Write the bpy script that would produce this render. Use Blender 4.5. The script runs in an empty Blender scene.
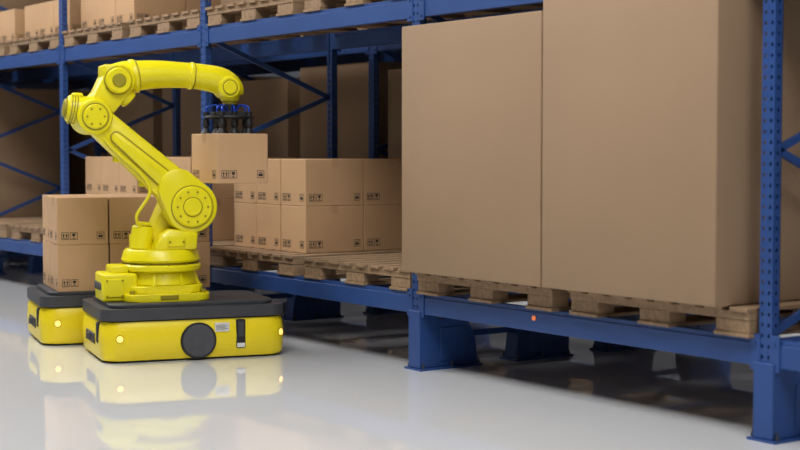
import bpy, bmesh, math, random
from mathutils import Vector, Matrix
random.seed(4)
S = bpy.context.scene
COL = S.collection

# ------------------------------------------------------------ materials
def new_mat(name):
    m = bpy.data.materials.new(name); m.use_nodes = True
    nt = m.node_tree; b = nt.nodes["Principled BSDF"]
    return m, nt, b

def paint(name, col, rough=0.4, metal=0.0, var=0.06, scale=6.0, bump=0.0, bscale=80, coords='Object', stretch=None):
    m, nt, b = new_mat(name)
    tc = nt.nodes.new("ShaderNodeTexCoord")
    mp = nt.nodes.new("ShaderNodeMapping")
    if stretch: mp.inputs["Scale"].default_value = stretch
    nz = nt.nodes.new("ShaderNodeTexNoise"); nz.inputs["Scale"].default_value = scale; nz.inputs["Detail"].default_value = 6
    cr = nt.nodes.new("ShaderNodeValToRGB")
    cr.color_ramp.elements[0].position = 0.3; cr.color_ramp.elements[1].position = 0.7
    cr.color_ramp.elements[0].color = (*[c*(1-var) for c in col], 1)
    cr.color_ramp.elements[1].color = (*[min(1, c*(1+var)) for c in col], 1)
    nt.links.new(tc.outputs[coords], mp.inputs["Vector"])
    nt.links.new(mp.outputs[0], nz.inputs["Vector"])
    nt.links.new(nz.outputs["Fac"], cr.inputs[0])
    nt.links.new(cr.outputs[0], b.inputs["Base Color"])
    b.inputs["Roughness"].default_value = rough
    b.inputs["Metallic"].default_value = metal
    if bump:
        n2 = nt.nodes.new("ShaderNodeTexNoise"); n2.inputs["Scale"].default_value = bscale
        bp = nt.nodes.new("ShaderNodeBump"); bp.inputs["Strength"].default_value = bump; bp.inputs["Distance"].default_value = 0.002
        nt.links.new(mp.outputs[0], n2.inputs["Vector"])
        nt.links.new(n2.outputs["Fac"], bp.inputs["Height"]); nt.links.new(bp.outputs[0], b.inputs["Normal"])
    return m

def emis(name, col, st):
    m, nt, b = new_mat(name)
    b.inputs["Base Color"].default_value = (*col, 1)
    b.inputs["Emission Color"].default_value = (*col, 1)
    b.inputs["Emission Strength"].default_value = st
    return m

M_BLUE = paint("rack_blue_paint", (0.018, 0.062, 0.225), 0.45, var=0.08, scale=3)
M_STEEL = paint("galvanised_bolt", (0.06, 0.07, 0.10), 0.4, 0.6)
M_BIGBOX = paint("large_carton_cardboard", (0.300, 0.195, 0.113), 0.75, var=0.05, scale=1.2, bump=0.15, bscale=120)
M_BIGBOX_D = paint("carton_seam", (0.22, 0.13, 0.07), 0.8)
M_BOX = paint("carton_cardboard", (0.53, 0.325, 0.170), 0.72, var=0.05, scale=2.5, bump=0.15, bscale=150)
M_INK = paint("carton_ink", (0.03, 0.025, 0.02), 0.7)
M_TAPE = paint("carton_tape", (0.48, 0.29, 0.15), 0.35)
M_WOOD = paint("pallet_wood", (0.28, 0.18, 0.10), 0.75, var=0.25, scale=5, bump=0.3, bscale=60, stretch=(6, 1, 6))
M_YEL = paint("robot_yellow_paint", (0.80, 0.70, 0.003), 0.33, var=0.03)
M_YEL2 = paint("vehicle_yellow_paint", (0.84, 0.66, 0.006), 0.33, var=0.03)
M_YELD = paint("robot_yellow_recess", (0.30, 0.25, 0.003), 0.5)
M_DARK = paint("dark_plastic", (0.040, 0.041, 0.048), 0.5, var=0.1)
M_GREY = paint("grey_rubber", (0.060, 0.060, 0.068), 0.5)
M_BLACK = paint("black_rubber", (0.010, 0.010, 0.012), 0.5)
M_GBLUE = paint("gripper_blue_anodised", (0.01, 0.07, 0.55), 0.3, 0.2)
M_LABEL = paint("white_label", (0.70, 0.70, 0.67), 0.5)
M_LAMP = emis("indicator_amber_glow", (1.0, 0.50, 0.11), 1.8)
M_ORANGE = emis("beam_orange_dot", (0.9, 0.22, 0.07), 0.45)
M_TUBE = emis("ceiling_tube_glow", (1.0, 0.98, 0.95), 6.0)

def floor_mat():
    m, nt, b = new_mat("polished_epoxy_floor")
    tc = nt.nodes.new("ShaderNodeTexCoord")
    nz = nt.nodes.new("ShaderNodeTexNoise"); nz.inputs["Scale"].default_value = 0.7; nz.inputs["Detail"].default_value = 8
    cr = nt.nodes.new("ShaderNodeValToRGB")
    cr.color_ramp.elements[0].color = (0.63, 0.635, 0.65, 1); cr.color_ramp.elements[1].color = (0.69, 0.695, 0.705, 1)
    nt.links.new(tc.outputs["Object"], nz.inputs["Vector"]); nt.links.new(nz.outputs["Fac"], cr.inputs[0])
    nt.links.new(cr.outputs[0], b.inputs["Base Color"])
    mr = nt.nodes.new("ShaderNodeMapRange"); mr.inputs[3].default_value = 0.015; mr.inputs[4].default_value = 0.04
    nt.links.new(nz.outputs["Fac"], mr.inputs[0]); nt.links.new(mr.outputs[0], b.inputs["Roughness"])
    b.inputs["IOR"].default_value = 2.0
    return m
M_FLOOR = floor_mat()
M_WALL = paint("warehouse_wall", (0.05, 0.052, 0.06), 0.8, var=0.1, scale=1)
M_CEIL = paint("warehouse_ceiling", (0.12, 0.12, 0.13), 0.8, var=0.1, scale=1)

# ------------------------------------------------------------ mesh builder
class MB:
    def __init__(s): s.v = []; s.f = []; s.m = []; s.sm = []; s.mats = []
    def mi(s, mat):
        if mat not in s.mats: s.mats.append(mat)
        return s.mats.index(mat)
    def raw(s, vs, fs, mat, M=None, smooth=False):
        o = len(s.v); k = s.mi(mat)
        for p in vs:
            p = Vector(p)
            s.v.append(M @ p if M is not None else p)
        for f in fs:
            s.f.append([i+o for i in f]); s.m.append(k); s.sm.append(smooth)
    def bm(s, bm, mat, M=None, smooth=False):
        bmesh.ops.recalc_face_normals(bm, faces=bm.faces)
        bm.verts.index_update()
        s.raw([v.co.copy() for v in bm.verts], [[v.index for v in f.verts] for f in bm.faces], mat, M, smooth)
        bm.free()
    def box(s, lo, hi, mat, bev=0.0, M=None, seg=1):
        x0, y0, z0 = lo; x1, y1, z1 = hi
        vs = [(x0,y0,z0),(x1,y0,z0),(x1,y1,z0),(x0,y1,z0),(x0,y0,z1),(x1,y0,z1),(x1,y1,z1),(x0,y1,z1)]
        fs = [(0,3,2,1),(4,5,6,7),(0,1,5,4),(1,2,6,5),(2,3,7,6),(3,0,4,7)]
        if bev <= 0: s.raw(vs, fs, mat, M); return
        b = bmesh.new(); bv = [b.verts.new(p) for p in vs]
        for f in fs: b.faces.new([bv[i] for i in f])
        bmesh.ops.bevel(b, geom=b.edges[:], offset=bev, segments=seg, affect='EDGES', profile=0.5)
        s.bm(b, mat, M, smooth=(seg > 1))
    def cyl(s, p0, p1, r0, mat, r1=None, seg=28, bev=0.0, M=None):
        if r1 is None: r1 = r0
        p0 = Vector(p0); p1 = Vector(p1); d = (p1-p0); L = d.length; d.normalize()
        a = d.orthogonal().normalized(); c = d.cross(a)
        prof = [(0, r0-bev), (bev, r0), (L-bev, r1), (L, r1-bev)] if bev > 0 else [(0, r0), (L, r1)]
        vs = []; fs = []
        for t, r in prof:
            for i in range(seg):
                an = 2*math.pi*i/seg
                vs.append(p0 + d*t + (a*math.cos(an)+c*math.sin(an))*r)
        n = len(prof)
        for k in range(n-1):
            for i in range(seg):
                j = (i+1) % seg
                fs.append((k*seg+i, k*seg+j, (k+1)*seg+j, (k+1)*seg+i))
        s.raw(vs, fs, mat, M, smooth=True)
        o = [p for p in vs[:seg]]; e = [p for p in vs[-seg:]]
        s.raw(o, [tuple(reversed(range(seg)))], mat, M); s.raw(e, [tuple(range(seg))], mat, M)
    def hull(s, pts, mat, bev=0.0, M=None, seg=2):
        b = bmesh.new()
        for p in pts: b.verts.new(p)
        r = bmesh.ops.convex_hull(b, input=b.verts[:])
        dl = list({g for g in r['geom_interior'] + r['geom_unused'] if isinstance(g, bmesh.types.BMVert)})
        if dl: bmesh.ops.delete(b, geom=dl, context='VERTS')
        bmesh.ops.dissolve_limit(b, angle_limit=math.radians(2), verts=b.verts[:], edges=b.edges[:])
        if bev > 0:
            b.edges.ensure_lookup_table()
            es = [e for e in b.edges if len(e.link_faces) == 2 and e.calc_face_angle(0) > math.radians(35)]
            bmesh.ops.bevel(b, geom=es, offset=bev, segments=seg, affect='EDGES', profile=0.5)
        s.bm(b, mat, M, smooth=False)
    def discs(s, ds, y0, y1, mat, bev=0.015, n=28, M=None):
        pts = []
        for (x, z, r) in ds:
            for i in range(n):
                a = 2*math.pi*i/n
                for y in (y0, y1): pts.append((x+r*math.cos(a), y, z+r*math.sin(a)))
        s.hull(pts, mat, bev, M)
    def sweep(s, path, radii, mat, seg=20, M=None, sq=1.0):
        P = [Vector(p) for p in path]; vs = []; fs = []; n = len(P)
        prev = None
        for i, p in enumerate(P):
            t = (P[min(i+1, n-1)] - P[max(i-1, 0)]).normalized()
            if prev is None: a = t.orthogonal().normalized()
            else: a = (prev - t*prev.dot(t)).normalized()
            prev = a; c = t.cross(a)
            r = radii[i] if isinstance(radii, (list, tuple)) else radii
            for k in range(seg):
                an = 2*math.pi*k/seg
                ca, sa = math.cos(an), math.sin(an)
                ca = math.copysign(abs(ca)**sq, ca); sa = math.copysign(abs(sa)**sq, sa)
                vs.append(p + (a*ca + c*sa)*r)
        for i in range(n-1):
            for k in range(seg):
                j = (k+1) % seg
                fs.append((i*seg+k, i*seg+j, (i+1)*seg+j, (i+1)*seg+k))
        fs.append(tuple(reversed(range(seg)))); fs.append(tuple(range((n-1)*seg, n*seg)))
        s.raw(vs, fs, mat, M, smooth=True)
    def prism(s, poly, z0, z1, mat, M=None, bev=0.0, smooth=False):
        # poly in XY, extruded in Z
        b = bmesh.new(); n = len(poly)
        lo = [b.verts.new((x, y, z0)) for x, y in poly]; hi = [b.verts.new((x, y, z1)) for x, y in poly]
        b.faces.new(lo[::-1]); b.faces.new(hi)
        for i in range(n):
            j = (i+1) % n; b.faces.new((lo[i], lo[j], hi[j], hi[i]))
        if bev > 0:
            es = [e for e in b.edges if all(abs(v.co.z-z1) < 1e-6 for v in e.verts) or all(abs(v.co.z-z0) < 1e-6 for v in e.verts)]
            bmesh.ops.bevel(b, geom=es, offset=bev, segments=3, affect='EDGES', profile=0.5)
        s.bm(b, mat, M, smooth)
    def obj(s, name, parent=None, M=None, auto=True):
        me = bpy.data.meshes.new(name)
        me.from_pydata([tuple(v) for v in s.v], [], s.f)
        for m in s.mats: me.materials.append(m)
        me.polygons.foreach_set("material_index", s.m)
        me.polygons.foreach_set("use_smooth", s.sm)
        me.update()
        o = bpy.data.objects.new(name, me); COL.objects.link(o)
        if parent: o.parent = parent
        if M is not None: o.matrix_local = M
        return o

def smooth_by_angle(o, deg=35):
    me = o.data
    me.polygons.foreach_set("use_smooth", [True]*len(me.polygons))
    me.set_sharp_from_angle(angle=math.radians(deg))

def empty(name, loc, rz=0):
    e = bpy.data.objects.new(name, None); COL.objects.link(e)
    e.location = loc; e.rotation_euler = (0, 0, rz); e.empty_display_size = 0.2
    return e

def rrect(hx, hy, r, n=8):
    p = []
    for cx, cy, a0 in ((hx-r, hy-r, 0), (-hx+r, hy-r, 90), (-hx+r, -hy+r, 180), (hx-r, -hy+r, 270)):
        for i in range(n+1):
            a = math.radians(a0 + 90*i/n); p.append((cx+r*math.cos(a), cy+r*math.sin(a)))
    return p

# ------------------------------------------------------------ room
def slab(name, lo, hi, mat):
    b = MB(); b.box(lo, hi, mat); return b.obj(name)
slab("floor", (-24, -14, -0.1), (14, 9, 0.0), M_FLOOR)
slab("wall_back", (-24, 9, 0), (14, 9.2, 7.0), M_WALL)
slab("wall_left", (-24.2, -14, 0), (-24, 9.2, 7.0), M_WALL)
slab("ceiling", (-24.2, -14, 7.0), (14, 9.2, 7.2), M_CEIL)

# ------------------------------------------------------------ racks
BAY = 2.798; DEP = 1.15; PW = 0.038; PD = 0.052; HT = 5.4
LEV = [0.48, 2.30, 4.15]; BH = 0.13

def perforated(mb, x, y0, flip):
    # C-profile upright, web at y0 ; depth towards +y (flip=1) or -y
    sgn = 1 if flip else -1
    def sheet(o, ux, w, cols, z0, z1):
        pitch = 0.05; n = int((z1-z0)/pitch); cw = w/cols; hw = min(cw*0.20, 0.0048); hh = 0.0085
        vs = []; fs = []
        for c in range(cols):
            for r in range(n):
                a = c*cw; b = a+cw; zz = z0+r*pitch; zt = zz+pitch
                cx = (a+b)/2; cz = (zz+zt)/2
                k = len(vs)
                for (uu, zv) in ((a,zz),(b,zz),(b,zt),(a,zt),(cx-hw,cz-hh),(cx+hw,cz-hh),(cx+hw*1.3,cz+hh),(cx-hw*1.3,cz+hh)):
                    vs.append((o[0]+ux[0]*uu, o[1]+ux[1]*uu, zv))
                for q in ((0,1,5,4),(1,2,6,5),(2,3,7,6),(3,0,4,7)): fs.append([k+i for i in q])
        mb.raw(vs, fs, M_BLUE)
    z0 = 0.02
    sheet((x-PW, y0), (1, 0), PW*2, 2, z0, HT)
    sheet((x-PW, y0), (0, sgn), PD, 1, z0, HT)
    sheet((x+PW, y0), (0, sgn), PD, 1, z0, HT)
    # inner folded ribs / back lips
    ya, yb = sorted((y0+sgn*0.012, y0+sgn*0.030))
    mb.box((x-0.006, ya, z0), (x+0.006, yb, HT), M_BLUE)
    ya, yb = sorted((y0+sgn*(PD-0.003), y0+sgn*PD))
    mb.box((x-PW, ya, z0), (x-PW+0.03, yb, HT), M_BLUE); mb.box((x+PW-0.03, ya, z0), (x+PW, yb, HT), M_BLUE)

def strut(mb, x, y0, z0, y1, z1, w=0.035, t=0.012):
    a = Vector((x, y0, z0)); b = Vector((x, y1, z1)); d = (b-a).normalized(); n = Vector((0, -d.z, d.y))*w/2
    X = Vector((t, 0, 0))
    vs = [a-n-X, a+n-X, b+n-X, b-n-X, a-n+X, a+n+X, b+n+X, b-n+X]
    mb.raw(vs, [(0,1,2,3),(7,6,5,4),(0,4,5,1),(1,5,6,2),(2,6,7,3),(3,7,4,0)], M_BLUE)

def foot(mb, x, yf, sgn):
    # boxed base shoe with sloped gusset, yf = outer face y
    def Y(t): return yf + sgn*t
    prof = [(0,0.012),(0,0.37),(0.13,0.37),(0.15,0.315),(0.37,0.315),(0.44,0.17),(0.46,0.012)]
    hw = 0.060
    vs = []; n = len(prof)
    for xx in (x-hw, x+hw):
        for t, z in prof: vs.append((xx, Y(t), z))
    b = bmesh.new(); bv = [b.verts.new(v) for v in vs]
    b.faces.new(bv[:n]); b.faces.new(bv[n:][::-1])
    for i in range(n):
        j = (i+1) % n; b.faces.new((bv[i], bv[n+i], bv[n+j], bv[j]))
    bmesh.ops.recalc_face_normals(b, faces=b.faces)
    bmesh.ops.bevel(b, geom=b.edges[:], offset=0.005, segments=1, affect='EDGES')
    mb.bm(b, M_BLUE)
    ya, yb = sorted((Y(-0.012), Y(0.475)))
    mb.box((x-0.085, ya, 0), (x+0.085, yb, 0.012), M_BLUE)
    for dx in (-0.073, 0.073):
        for t in (0.02, 0.24, 0.45):
            mb.cyl((x+dx, Y(t), 0.012), (x+dx, Y(t), 0.034), 0.011, M_STEEL, seg=6)
            mb.cyl((x+dx, Y(t), 0.034), (x+dx, Y(t), 0.05), 0.005, M_STEEL, seg=8)
    # raised pads on the shoe sides
    for sx in (-1, 1):
        xa, xb = sorted((x+sx*hw, x+sx*(hw+0.006)))
        ya, yb = sorted((Y(0.16), Y(0.34)))
        mb.box((xa, ya, 0.05), (xb, yb, 0.26), M_BLUE, 0.002)

def beam(mb, xa, xb, y, zt, face):
    # face=-1 : outer face towards -y
    o = y
    y0, y1 = sorted((o, o-face*0.05))
    mb.box((xa, y0, zt-BH), (xb, y1, zt-0.022), M_BLUE, 0.003)
    y0, y1 = sorted((o-face*0.006, o-face*0.05))
    mb.box((xa, y0, zt-0.022), (xb, y1, zt), M_BLUE)
    y0, y1 = sorted((o+face*0.008, o-face*0.002))
    for x0, x1 in ((xa-0.008, xa+0.05), (xb-0.05, xb+0.008)):
        mb.box((x0, y0, zt-BH-0.02), (x1, y1, zt+0.02), M_BLUE, 0.002)
        for zz in (zt-0.12, zt-0.02):
            yy0, yy1 = (o+face*0.014, o)
            mb.cyl(((x0+x1)/2, yy0, zz), ((x0+x1)/2, yy1, zz), 0.009, M_BLUE, seg=6)

def rack(name, yoff, i0, i1, holes=True):
    mb = MB()
    for i in range(i0, i1+1):
        x = i*BAY
        perforated(mb, x, yoff-0.045, True)
        perforated(mb, x, yoff+DEP, False)
        foot(mb, x, yoff-0.06, 1); foot(mb, x, yoff+DEP+0.015, -1)
        yF = yoff+0.02; yR = yoff+DEP-0.06
        strut(mb, x, yF, 0.20, yR, 0.20)
        z = 0.51; front = True
        strut(mb, x, yF, 0.46, yR, 0.46)
        while z < HT-0.5:
            if front: strut(mb, x, yF, z, yR, z+0.425)
            else: strut(mb, x, yR, z, yF, z+0.425)
            front = not front; z += 0.425
        strut(mb, x, yF, HT-0.1, yR, HT-0.1)
    for i in range(i0, i1):
        xa = i*BAY+PW; xb = (i+1)*BAY-PW
        for z in LEV:
            beam(mb, xa, xb, yoff-0.042, z, -1)
            beam(mb, xa, xb, yoff+DEP-0.003, z, 1)
    return mb

r1 = rack("pallet_rack", 0.0, -5, 2)
# small emissive orange dot on the front beam
r1.cyl((1.13, -0.048, 0.425), (1.13, -0.042, 0.425), 0.014, M_ORANGE, seg=16)
r1.obj("pallet_rack")
rack("pallet_rack", 1.55, -5, 2).obj("pallet_rack.001")

# ------------------------------------------------------------ pallets and boxes
_pm = None
PWX, PWY = 1.26, 1.24
def pallet(x0, y0, z):
    global _pm
    if _pm is None:
        mb = MB()
        n = 8; bw = 0.112; gap = (PWX-n*bw)/(n-1)
        for i in range(n):
            a = i*(bw+gap); j = random.uniform(-0.004, 0.004)
            mb.box((a, -0.012+j, 0.12), (a+bw, PWY-0.004+j, 0.14), M_WOOD, 0.002)
        for yc in (0.07, PWY/2, PWY-0.07):
            mb.box((0, yc-0.065, 0.082), (PWX, yc+0.065, 0.12), M_WOOD, 0.002)
            for xc in (0.11, PWX/2, PWX-0.11):
                mb.box((xc-0.105, yc-0.06, 0.018), (xc+0.105, yc+0.06, 0.082), M_WOOD, 0.003)
        for xc in (0.11, PWX/2, PWX-0.11):
            mb.box((xc-0.11, 0.0, 0.0), (xc+0.11, PWY, 0.018), M_WOOD, 0.002)
        o = mb.obj("wooden_pallet"); _pm = o.data
    else:
        o = bpy.data.objects.new("wooden_pallet", _pm); COL.objects.link(o)
    o.location = (x0, y0, z); return o

def face_icons(mb, M, w, h):
    """shipping marks on a carton side; M maps (u right, v up, n out) with origin at the lower-left corner"""
    def poly(pts): mb.raw([(u, v, 0.0012) for u, v in pts], [list(range(len(pts)))], M_INK, M)
    def rect(a, b, c, d): poly([(a, b), (c, b), (c, d), (a, d)])
    def frame(a, b, c, d, t=0.0035):
        rect(a, b, c, b+t); rect(a, d-t, c, d); rect(a, b, a+t, d); rect(c-t, b, c, d)
    s = 0.052; v0 = 0.035
    # this-side-up
    u = 0.03
    frame(u, v0, u+s, v0+s)
    for k in (0.3, 0.7):
        cx = u+s*k
        rect(cx-0.003, v0+0.012, cx+0.003, v0+0.030)
        poly([(cx-0.009, v0+0.028), (cx+0.009, v0+0.028), (cx, v0+0.044)])
    rect(u+0.008, v0+0.007, u+s-0.008, v0+0.010)
    # fragile glass
    u = 0.03+s+0.008
    if w > 0.2:
        frame(u, v0, u+s, v0+s); cx = u+s/2
        poly([(cx-0.013, v0+0.043), (cx-0.010, v0+0.026), (cx, v0+0.021), (cx+0.010, v0+0.026), (cx+0.013, v0+0.043)])
        rect(cx-0.002, v0+0.010, cx+0.002, v0+0.022); rect(cx-0.011, v0+0.007, cx+0.011, v0+0.011)
    # bar text right
    if w > 0.3:
        u = w-0.03-s
        frame(u, v0, u+s, v0+s)
        rect(u+0.010, v0+0.012, u+s-0.010, v0+0.03); rect(u+0.014, v0+0.036, u+s-0.014, v0+0.041)

def carton(mb, x0, y0, z0, sx, sy, sz, M=None):
    g = 0.0015
    mb.box((x0+g, y0+g, z0), (x0+sx-g, y0+sy-g, z0+sz-0.001), M_BOX, 0.004, M=M)
    # tape along top and short drop on the sides
    yc = y0+sy/2
    mb.box((x0+g-0.0006, yc-0.025, z0+sz-0.06), (x0+sx-g+0.0006, yc+0.025, z0+sz-0.0004), M_TAPE, M=M)
    I = M if M is not None else Matrix.Identity(4)
    def fr(o, u, n):
        u = Vector(u); n = Vector(n); v = Vector((0, 0, 1))
        m = Matrix((( u.x, v.x, n.x, o[0]), (u.y, v.y, n.y, o[1]), (u.z, v.z, n.z, o[2]), (0, 0, 0, 1)))
        return I @ m
    face_icons(mb, fr((x0, y0+g, z0), (1,0,0), (0,-1,0)), sx, sz)
    face_icons(mb, fr((x0+sx-g, y0, z0), (0,1,0), (1,0,0)), sy, sz)
    face_icons(mb, fr((x0+g, y0+sy, z0), (0,-1,0), (-1,0,0)), sy, sz)

def stack(x0, y0, z0, nx, ny, nz, sx, sy, sz, skip=()):
    mb = MB()
    for i in range(nx):
        for j in range(ny):
            for k in range(nz):
                if (i, j, k) in skip: continue
                dx = random.uniform(-1, 1)*0.003
                carton(mb, i*sx+dx, j*sy, k*sz, sx-0.004, sy-0.004, sz)
    o = mb.obj("cardboard_box_stack"); o.location = (x0, y0, z0); return o

def bigbox(x0, y0, z0, sx, sy, sz):
    mb = MB()
    mb.box((0, 0, 0), (sx, sy, sz), M_BIGBOX, 0.008, seg=2)
    # top flap seam and tape
    mb.box((0.01, sy/2-0.035, sz-0.0005), (sx-0.01, sy/2+0.035, sz+0.001), M_TAPE)
    mb.box((0.01, sy/2-0.002, sz), (sx-0.01, sy/2+0.002, sz+0.0015), M_BIGBOX_D)
    o = mb.obj("large_cardboard_box"); o.location = (x0, y0, z0); return o

PT = LEV[0]+0.1402; P2 = LEV[1]+0.1402
def pair(i): return (i*BAY+0.07, i*BAY+1.475)
# level 1 front rack
for i in range(-5, 1):
    for a in pair(i): pallet(a, -0.05 if i != 0 else -0.09, LEV[0])
bigbox(0.045, -0.185, PT, 1.300, 1.20, 1.485)
bigbox(1.357, -0.185, PT, 1.255, 1.20, 1.60)
stack(-2.70, 0.16, PT, 3, 2, 2, 0.355, 0.50, 0.337)
stack(-5.50, 0.14, PT, 3, 2, 2, 0.37, 0.50, 0.34)
stack(-4.12, 0.14, PT, 2, 2, 2, 0.37, 0.50, 0.34)
bigbox(-9.70, 0.06, PT, 1.15, 1.1, 1.42)
bigbox(-11.1, 0.02, PT, 1.2, 1.1, 1.4)
bigbox(-13.8, 0.02, PT, 1.2, 1.1, 1.4)
# level 2 front rack
for i in range(-5, 2):
    for a in pair(i): pallet(a, -0.05, LEV[1])
for i, k in ((-5,1),(-4,0),(-3,3),(-2,2),(-1,1),(0,1),(1,1)):
    a, b = pair(i)
    if k == 1:
        bigbox(a+0.03, 0.05, P2, 1.18, 1.08, 1.3); bigbox(b+0.03, 0.05, P2, 1.2, 1.08, 1.25)
    elif k == 0:
        stack(a+0.05, 0.1, P2, 3, 2, 2, 0.38, 0.5, 0.34); bigbox(b+0.03, 0.05, P2, 1.2, 1.08, 1.2)
    elif k == 3:
        stack(a+0.05, 0.1, P2, 3, 2, 1, 0.38, 0.5, 0.34); stack(b+0.05, 0.1, P2, 3, 2, 1, 0.38, 0.5, 0.34)
    else:
        stack(a+0.05, 0.1, P2, 3, 2, 1, 0.38, 0.5, 0.34)
# rear rack
for i in range(-5, 2):
    for a in pair(i):
        pallet(a, 1.52, LEV[0]); pallet(a, 1.52, LEV[1])
        h = random.choice((1.40, 1.48, 1.53))
        bigbox(a+0.03, 1.60, PT, 1.19, 1.05, h)
        bigbox(a+0.03, 1.60, P2, 1.19, 1.05, random.choice((1.1, 1.3)))

# ------------------------------------------------------------ automated guided vehicles
def agv(name, loc, rz):
    e = empty(name, loc, rz)
    hx, hy = 0.605, 0.43
    b = MB()
    b.prism(rrect(hx-0.03, hy-0.03, 0.13), 0.006, 0.04, M_BLACK)
    # body with a slight bulge : stacked rings
    rings = [(0.014, -0.012), (0.03, 0.0), (0.15, 0.006), (0.235, 0.0), (0.262, -0.012)]
    vs = []; fs = []; n = None
    for z, o in rings:
        p = rrect(hx+o, hy+o, 0.12, 10); n = len(p)
        vs += [(x, y, z) for x, y in p]
    for k in range(len(rings)-1):
        for i in range(n):
            j = (i+1) % n; fs.append((k*n+i, k*n+j, (k+1)*n+j, (k+1)*n+i))
    fs.append(tuple(reversed(range(n)))); fs.append(tuple(range((len(rings)-1)*n, len(rings)*n)))
    b.raw(vs, fs, M_YEL2)
    o = b.obj("body", e); smooth_by_angle(o, 40)
    b = MB()
    b.prism(rrect(hx-0.035, hy-0.035, 0.10), 0.262, 0.275, M_BLACK)
    b.prism(rrect(hx+0.004, hy+0.004, 0.11, 10), 0.272, 0.345, M_DARK, bev=0.02)
    b.prism(rrect(hx-0.06, hy-0.06, 0.09), 0.345, 0.37, M_DARK, bev=0.008)
    o = b.obj("load_deck", e); smooth_by_angle(o, 40)
    # drive wheels covers on both sides
    for s in (-1, 1):
        b = MB(); y = s*(hy+0.004)
        b.cyl((0.01, y, 0.128), (0.01, y+s*0.014, 0.128), 0.118, M_BLACK, seg=48, bev=0.003)
        b.cyl((0.01, y, 0.128), (0.01, y+s*0.020, 0.128), 0.106, M_GREY, seg=48, bev=0.004)
        b.cyl((0.01, y, 0.128), (0.01, y+s*0.022, 0.128), 0.05, M_GREY, seg=32, bev=0.003)
        b.obj("wheel_cover_%d" % (1 if s < 0 else 2), e)
    b = MB(); y = -(hy+0.004)
    b.box((0.262, y-0.008, 0.065), (0.325, y+0.02, 0.255), M_BLACK, 0.008)
    b.box((0.272, y-0.011, 0.14), (0.315, y, 0.24), M_DARK, 0.004)
    b.box((0.267, y-0.010, 0.072), (0.320, y, 0.100), M_LABEL, 0.002)
    b.obj("service_panel", e)
    b = MB()
    b.box((0.12, y-0.005, 0.180), (0.215, y+0.01, 0.238), M_LABEL)
    for k in range(5):
        zz = 0.189+k*0.008
        b.box((0.127, y-0.006, zz), (0.137+(0.070 if k % 2 else 0.052), y, zz+0.0025), M_INK)
    b.obj("rating_label", e)
    # end sensors (laser scanner niche)
    for s in (-1, 1):
        b = MB(); x = s*(hx+0.002)
        xa, xb = sorted((x-s*0.03, x+s*0.01))
        b.box((xa, -0.16, 0.10), (xb, 0.16, 0.17), M_BLACK, 0.006)
        b.cyl((x-s*0.01, 0, 0.12), (x-s*0.01, 0, 0.16), 0.045, M_GREY, seg=24)
        for yy in (-0.26,):
            b.box((xa, yy-0.035, 0.12), (xb+0.004, yy+0.03, 0.255), M_BLACK, 0.008)
        b.obj("laser_scanner_%d" % (1 if s < 0 else 2), e)
    # amber marker lamps on each corner
    k = 0
    for sx in (-1, 1):
        for sy in (-1, 1):
            k += 1
            r = 0.12; a = math.radians(84 if sx < 0 else 48)
            px = sx*((hx-r)+(r+0.004)*math.cos(a)); py = sy*((hy-r)+(r+0.004)*math.sin(a))
            nx, ny = sx*math.cos(a), sy*math.sin(a)
            b = MB()
            b.cyl((px, py, 0.158), (px+nx*0.006, py+ny*0.006, 0.158), 0.026, M_YELD, seg=24)
            b.cyl((px, py, 0.158), (px+nx*0.014, py+ny*0.014, 0.158), 0.021, M_LAMP, seg=24, bev=0.005)
            b.obj("marker_lamp_%d" % k, e)
    # castor wheels
    b = MB()
    for sx in (-1, 1):
        for sy in (-1, 1):
            b.cyl((sx*0.42, sy*0.25-0.02, 0.03), (sx*0.42, sy*0.25+0.02, 0.03), 0.03, M_BLACK, seg=16)
    b.obj("castors", e)
    return e

RZ = math.radians(76)
A1 = (-1.574, -0.857); A2 = (-2.625, -0.845)
agv("automated_guided_vehicle", (*A1, 0), RZ)
agv("automated_guided_vehicle.001", (*A2, 0), RZ)
o = stack(0, 0, 0.37, 3, 2, 2, 0.362, 0.375, 0.33, skip=())
o.rotation_euler = (0, 0, RZ)
off = Matrix.Rotation(RZ, 3, 'Z') @ Vector((-0.485, -0.375, 0))
o.location = (A2[0]+off.x, A2[1]+off.y, 0.3701)

# ------------------------------------------------------------ robotic arm
arm = empty("robotic_arm", (*A1, 0.3701), RZ)
Z0 = 0.37
T = Matrix.Translation((0, 0, -Z0))
def part(b, name, ang=30):
    b.v = [T @ v for v in b.v]
    o = b.obj(name, arm); smooth_by_angle(o, ang); return o
CX = -0.14
b = MB()
b.prism([(x+CX, y) for x, y in rrect(0.285, 0.27, 0.09)], Z0, Z0+0.05, M_YEL, bev=0.008)
b.prism([(x+CX, y) for x, y in rrect(0.25, 0.24, 0.11)], Z0+0.05, Z0+0.10, M_YEL, bev=0.012)
for sx in (-1, 1):
    for sy in (-1, 1):
        b.cyl((CX+sx*0.235, sy*0.22, Z0+0.05), (CX+sx*0.235, sy*0.22, Z0+0.072), 0.018, M_YELD, seg=6)
b.cyl((CX, 0, Z0+0.10), (CX, 0, Z0+0.19), 0.240, M_YEL, r1=0.222, seg=48, bev=0.008)
for k in range(8):
    a = math.radians(22.5+45*k)
    R = Matrix.Translation((CX, 0, 0)) @ Matrix.Rotation(a, 4, 'Z')
    b.hull([(0.215, -0.012, Z0+0.10), (0.215, 0.012, Z0+0.10), (0.265, -0.012, Z0+0.10), (0.265, 0.012, Z0+0.10), (0.215, -0.012, Z0+0.18), (0.215, 0.012, Z0+0.18), (0.232, 0.012, Z0+0.18), (0.232, -0.012, Z0+0.18)], M_YEL, 0.003, R)
b.box((CX-0.06, -0.275, Z0+0.012), (CX+0.06, -0.262, Z0+0.042), M_YELD, 0.003)
part(b, "base_flange")
b = MB()
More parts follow.
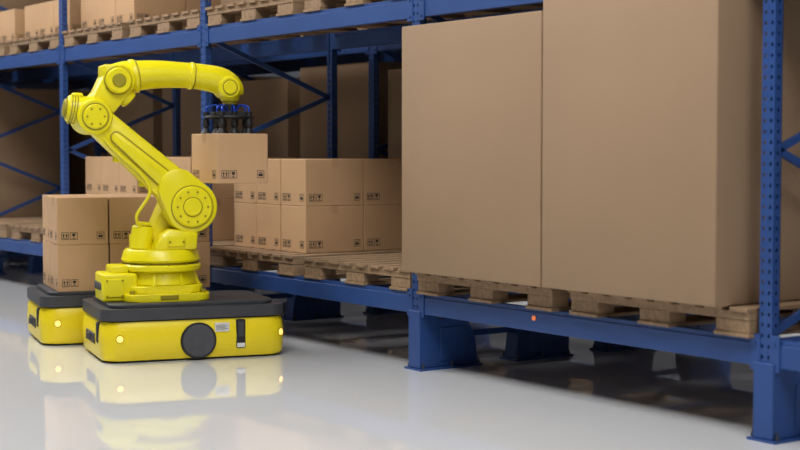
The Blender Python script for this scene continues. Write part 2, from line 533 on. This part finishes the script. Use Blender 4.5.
b.box((-0.56, -0.17, Z0), (-0.33, 0.12, Z0+0.185), M_YEL, 0.018, seg=3)
b.box((-0.54, -0.178, Z0+0.03), (-0.42, -0.165, Z0+0.15), M_YEL, 0.006)
b.box((-0.50, -0.13, Z0+0.18), (-0.38, 0.06, Z0+0.235), M_YEL, 0.015, seg=2)
for zx in ((-0.53, 0.04), (-0.43, 0.04), (-0.53, 0.14), (-0.43, 0.14)):
    b.cyl((zx[0], -0.176, Z0+zx[1]), (zx[0], -0.184, Z0+zx[1]), 0.007, M_YELD, seg=8)
for k in range(3): b.cyl((-0.57, -0.10+k*0.08, Z0+0.10), (-0.55, -0.10+k*0.08, Z0+0.10), 0.026, M_GREY, seg=16)
part(b, "connector_box")
b = MB()
b.cyl((CX, 0, Z0+0.19), (CX, 0, Z0+0.235), 0.268, M_YEL, seg=56, bev=0.010)
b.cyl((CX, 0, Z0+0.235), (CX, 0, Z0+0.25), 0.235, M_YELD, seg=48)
b.cyl((CX, 0, Z0+0.25), (CX, 0, Z0+0.335), 0.262, M_YEL, r1=0.245, seg=56, bev=0.014)
for k in range(12):
    a = k*math.pi/6
    b.cyl((CX+0.253*math.cos(a), 0.253*math.sin(a), Z0+0.225), (CX+0.253*math.cos(a), 0.253*math.sin(a), Z0+0.243), 0.009, M_YELD, seg=6)
part(b, "turntable")
b = MB()
SX, SZ = 0.03, 0.985
pts = []
for y in (-0.03, 0.19):
    for x, z in ((-0.26, 0.70), (0.08, 0.70), (-0.22, 0.78)): pts.append((x, y, z))
    for i in range(32):
        a = 2*math.pi*i/32; pts.append((SX+0.15*math.cos(a), y, SZ+0.15*math.sin(a)))
b.hull(pts, M_YEL, 0.02)
pts = []
for y in (-0.21, 0.0):
    for x, z in ((-0.24, 0.70), (0.06, 0.70), (-0.20, 0.76), (0.07, 0.82), (-0.11, 0.84)): pts.append((x, y, z))
b.hull(pts, M_YEL, 0.02)
b.cyl((SX, 0.18, SZ), (SX, 0.30, SZ), 0.10, M_YEL, seg=40, bev=0.015)
b.cyl((-0.29, -0.06, 0.70), (-0.27, -0.06, 0.86), 0.07, M_YEL, seg=28, bev=0.012)
b.cyl((-0.272, -0.06, 0.845), (-0.270, -0.06, 0.862), 0.062, M_YELD, seg=28)
b.cyl((-0.27, -0.06, 0.855), (-0.268, -0.06, 0.885), 0.05, M_YEL, seg=28, bev=0.008)
b.box((-0.33, 0.0, 0.70), (-0.18, 0.13, 0.80), M_YEL, 0.015, seg=2)
b.box((-0.14, -0.222, 0.725), (-0.02, -0.205, 0.79), M_YEL, 0.006)
for xx in (-0.125, -0.035): b.cyl((xx, -0.22, 0.757), (xx, -0.228, 0.757), 0.008, M_YELD, seg=8)
part(b, "shoulder_housing")
# lower arm
EX, EZ = -0.598, 1.575
b = MB()
b.discs([(SX, SZ, 0.174), (-0.06, 1.105, 0.135)], -0.20, -0.03, M_YEL, 0.02, 40)
b.discs([(-0.04, 1.08, 0.125), (-0.36, 1.358, 0.088), (EX, EZ, 0.092)], -0.17, -0.045, M_YEL, 0.014, 32)
b.discs([(-0.13, 1.155, 0.064), (-0.46, 1.440, 0.042)], -0.184, -0.16, M_YELD, 0.004, 24)
b.discs([(-0.13, 1.155, 0.054), (-0.46, 1.440, 0.033)], -0.189, -0.16, M_YEL, 0.006, 24)
b.cyl((SX, -0.195, SZ), (SX, -0.206, SZ), 0.143, M_YELD, seg=44)
b.cyl((SX, -0.19, SZ), (SX, -0.218, SZ), 0.136, M_YEL, seg=44, bev=0.010)
b.cyl((SX, -0.21, SZ), (SX, -0.223, SZ), 0.066, M_YELD, seg=32)
b.cyl((SX, -0.21, SZ), (SX, -0.230, SZ), 0.06, M_YEL, seg=32, bev=0.006)
for k in range(10):
    a = k*math.pi/5
    b.cyl((SX+0.102*math.cos(a), -0.21, SZ+0.102*math.sin(a)), (SX+0.102*math.cos(a), -0.226, SZ+0.102*math.sin(a)), 0.007, M_YELD, seg=8)
# cast side lug and bracket on the link
b.box((-0.30, -0.13, 1.12), (-0.235, -0.06, 1.19), M_YEL, 0.008)
b.box((-0.47, -0.12, 1.28), (-0.43, -0.07, 1.33), M_YEL, 0.006)
part(b, "lower_arm")
# elbow
b = MB()
b.cyl((EX, -0.20, EZ), (EX, 0.17, EZ), 0.114, M_YEL, seg=44, bev=0.010)
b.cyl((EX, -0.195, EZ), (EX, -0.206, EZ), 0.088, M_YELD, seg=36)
b.cyl((EX, -0.19, EZ), (EX, -0.218, EZ), 0.080, M_YEL, seg=36, bev=0.008)
for k in range(6):
    a = k*math.pi/3
    b.cyl((EX+0.055*math.cos(a), -0.21, EZ+0.055*math.sin(a)), (EX+0.055*math.cos(a), -0.224, EZ+0.055*math.sin(a)), 0.007, M_YELD, seg=8)
b.cyl((EX+0.02, -0.06, EZ+0.03), (EX-0.165, -0.06, EZ+0.055), 0.098, M_YEL, r1=0.088, seg=32, bev=0.012)
for t in (0.105, 0.122, 0.139):
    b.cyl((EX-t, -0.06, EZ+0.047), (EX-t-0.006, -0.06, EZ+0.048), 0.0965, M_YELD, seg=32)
b.cyl((EX-0.16, -0.06, EZ+0.054), (EX-0.185, -0.06, EZ+0.058), 0.06, M_YELD, seg=24, bev=0.006)
b.box((EX-0.13, -0.10, EZ+0.12), (EX-0.06, -0.02, EZ+0.155), M_YEL, 0.01)
HX, HZ = -0.415, 1.812
b.discs([(EX+0.01, EZ, 0.105), (EX+0.10, 1.69, 0.090)], -0.05, 0.15, M_YEL, 0.014, 32)
b.discs([(EX+0.09, 1.68, 0.088), (HX-0.01, HZ, 0.106)], -0.11, 0.13, M_YEL, 0.016, 32)
b.box((HX-0.115, -0.115, HZ-0.06), (HX+0.02, 0.10, HZ+0.105), M_YEL, 0.016, seg=3)
b.cyl((HX-0.02, -0.105, HZ), (HX-0.02, -0.125, HZ), 0.092, M_YELD, seg=36)
b.cyl((HX-0.02, -0.10, HZ), (HX-0.02, -0.155, HZ), 0.085, M_YEL, seg=36, bev=0.010)
b.cyl((HX-0.02, -0.145, HZ), (HX-0.02, -0.165, HZ), 0.045, M_YELD, seg=28, bev=0.006)
b.cyl((HX+0.03, -0.04, 1.72), (HX+0.07, -0.04, 1.68), 0.06, M_YEL, seg=24, bev=0.01)
part(b, "elbow_housing")
# forearm
def bez(P, n=40):
    out = []
    m = len(P)
    for i in range(m-1):
        p0 = P[max(i-1, 0)]; p1 = P[i]; p2 = P[i+1]; p3 = P[min(i+2, m-1)]
        for k in range(n//(m-1)):
            t = k/(n//(m-1))
            out.append([0.5*((2*p1[j]) + (-p0[j]+p2[j])*t + (2*p0[j]-5*p1[j]+4*p2[j]-p3[j])*t*t + (-p0[j]+3*p1[j]-3*p2[j]+p3[j])*t**3) for j in range(len(p1))])
    out.append(list(P[-1])); return out
b = MB()
pth = bez([(-0.44, 0, 1.820, 0.098), (-0.36, 0, 1.838, 0.102), (-0.30, 0, 1.850, 0.094), (-0.15, 0, 1.862, 0.086), (0.02, 0, 1.860, 0.080), (0.16, 0, 1.848, 0.082), (0.28, 0, 1.822, 0.087), (0.345, 0, 1.770, 0.085), (0.355, 0, 1.725, 0.070)], 80)
b.sweep([p[:3] for p in pth], [p[3] for p in pth], M_YEL, seg=32, sq=0.8)
b.cyl((-0.33, 0, 1.845), (-0.295, 0, 1.852), 0.112, M_YEL, seg=36, bev=0.006)
b.cyl((-0.297, 0, 1.8515), (-0.288, 0, 1.853), 0.104, M_YELD, seg=36)
b.cyl((0.06, 0, 1.858), (0.085, 0, 1.855), 0.092, M_YEL, seg=36, bev=0.004)
b.cyl((0.085, 0, 1.855), (0.091, 0, 1.8545), 0.089, M_YELD, seg=36)
b.cyl((0.318, -0.10, 1.780), (0.318, 0.10, 1.780), 0.075, M_YEL, seg=36, bev=0.010)
b.cyl((0.318, -0.098, 1.780), (0.318, -0.106, 1.780), 0.052, M_YELD, seg=28)
b.cyl((0.318, -0.098, 1.780), (0.318, -0.114, 1.780), 0.045, M_YEL, seg=28, bev=0.005)
part(b, "forearm", 40)
b = MB()
GX = 0.340
b.cyl((GX, 0, 1.75), (GX, 0, 1.690), 0.070, M_YEL, r1=0.062, seg=36, bev=0.008)
b.cyl((GX, 0, 1.692), (GX, 0, 1.662), 0.050, M_YELD, seg=32)
part(b, "wrist")
# supply hose
b = MB()
hp = bez([(-0.29, -0.10, 0.84), (-0.33, -0.16, 0.93), (-0.25, -0.195, 1.08), (-0.30, -0.195, 1.20), (-0.46, -0.190, 1.345), (-0.54, -0.19, 1.44)], 50)
b.sweep(hp, 0.011, M_YEL, seg=10)
part(b, "supply_hose")
# vacuum gripper
b = MB()
b.cyl((GX, 0, 1.668), (GX, 0, 1.645), 0.055, M_BLACK, seg=28)
b.cyl((GX, 0, 1.650), (GX, 0, 1.600), 0.045, M_BLACK, seg=20)
b.box((GX-0.11, -0.10, 1.588), (GX+0.11, 0.10, 1.618), M_BLACK, 0.004)
for a in (20, 56, 92, 128, 164):
    R = Matrix.Translation((GX, 0, 0)) @ Matrix.Rotation(math.radians(a), 4, 'Z')
    b.box((-0.165, -0.010, 1.570), (0.165, 0.010, 1.590), M_BLACK, 0.003, M=R)
ring = [(GX+0.160*math.cos(t*math.pi/18), 0.160*math.sin(t*math.pi/18), 1.583) for t in range(37)]
b.sweep(ring, 0.009, M_BLACK, seg=8)
for k in range(10):
    a = math.radians(20+36*k); rr = 0.160 if k % 2 == 0 else 0.105
    x, y = GX+rr*math.cos(a), rr*math.sin(a)
    b.cyl((x, y, 1.605), (x, y, 1.49), 0.010, M_BLACK, seg=12)
    b.cyl((x, y, 1.618), (x, y, 1.585), 0.019, M_BLACK, seg=14, bev=0.002)
    b.cyl((x, y, 1.568), (x, y, 1.530), 0.022, M_BLACK, r1=0.025, seg=16)
    b.cyl((x, y, 1.530), (x, y, 1.510), 0.026, M_BLACK, r1=0.018, seg=16)
    b.cyl((x, y, 1.510), (x, y, 1.471), 0.014, M_BLACK, r1=0.038, seg=20)
    hp = bez([(x, y, 1.618), (GX+rr*0.95*math.cos(a), rr*0.95*math.sin(a), 1.650), (GX+rr*0.55*math.cos(a), rr*0.55*math.sin(a), 1.662), (GX+0.045*math.cos(a), 0.045*math.sin(a), 1.618)], 24)
    b.sweep(hp, 0.0055, M_GBLUE, seg=8)
part(b, "vacuum_gripper")
# held carton
b = MB(); carton(b, -0.185, -0.225, 0, 0.37, 0.45, 0.333)
o = b.obj("cardboard_box")
g = Matrix.Rotation(RZ, 3, 'Z') @ Vector((GX-0.005, 0, 0))
o.location = (A1[0]+g.x, A1[1]+g.y, 1.4705-0.333); o.rotation_euler = (0, 0, RZ+math.radians(9))

# ------------------------------------------------------------ ceiling lamps
k = 0
for x in (-16, -10, -4, 2, 8):
    for y, en in ((-3.0, 285), (5.4, 240)):  # rear-aisle row is added to brighten the floor beneath the racks
        mb = MB()
        mb.box((-0.9, -0.35, 0), (0.9, 0.35, 0.10), M_CEIL, 0.01)
        mb.box((-0.86, -0.31, -0.012), (0.86, 0.31, 0.0), M_TUBE)
        for dx in (-0.6, 0.6): mb.cyl((dx, 0, 0.1), (dx, 0, 1.2), 0.008, M_STEEL, seg=8)
        o = mb.obj("ceiling_lamp"); o.location = (x, y, 5.8)
        L = bpy.data.lights.new("lamp_light", 'AREA'); L.shape = 'RECTANGLE'; L.size = 3.6; L.size_y = 2.6; L.energy = en
        L.color = (1.0, 0.985, 0.965)
        lo = bpy.data.objects.new("lamp_light_%d" % k, L); COL.objects.link(lo); lo.parent = o
        lo.location = (0, 0, -0.06); k += 1

w = bpy.data.worlds.new("warehouse_ambient"); S.world = w; w.use_nodes = True
bg = w.node_tree.nodes["Background"]; bg.inputs[0].default_value = (0.93, 0.96, 1.0, 1); bg.inputs[1].default_value = 0.20
S.view_settings.view_transform = 'Standard'

# ------------------------------------------------------------ camera
cam = bpy.data.cameras.new("camera"); cam.sensor_width = 36; cam.lens = 67.5
cam.dof.use_dof = True; cam.dof.focus_distance = 9.7; cam.dof.aperture_fstop = 1.8
co = bpy.data.objects.new("camera", cam); COL.objects.link(co)
co.location = (7.517, -5.427, 1.36); co.rotation_euler = (math.radians(90-2.862), 0, math.radians(55))
S.camera = co
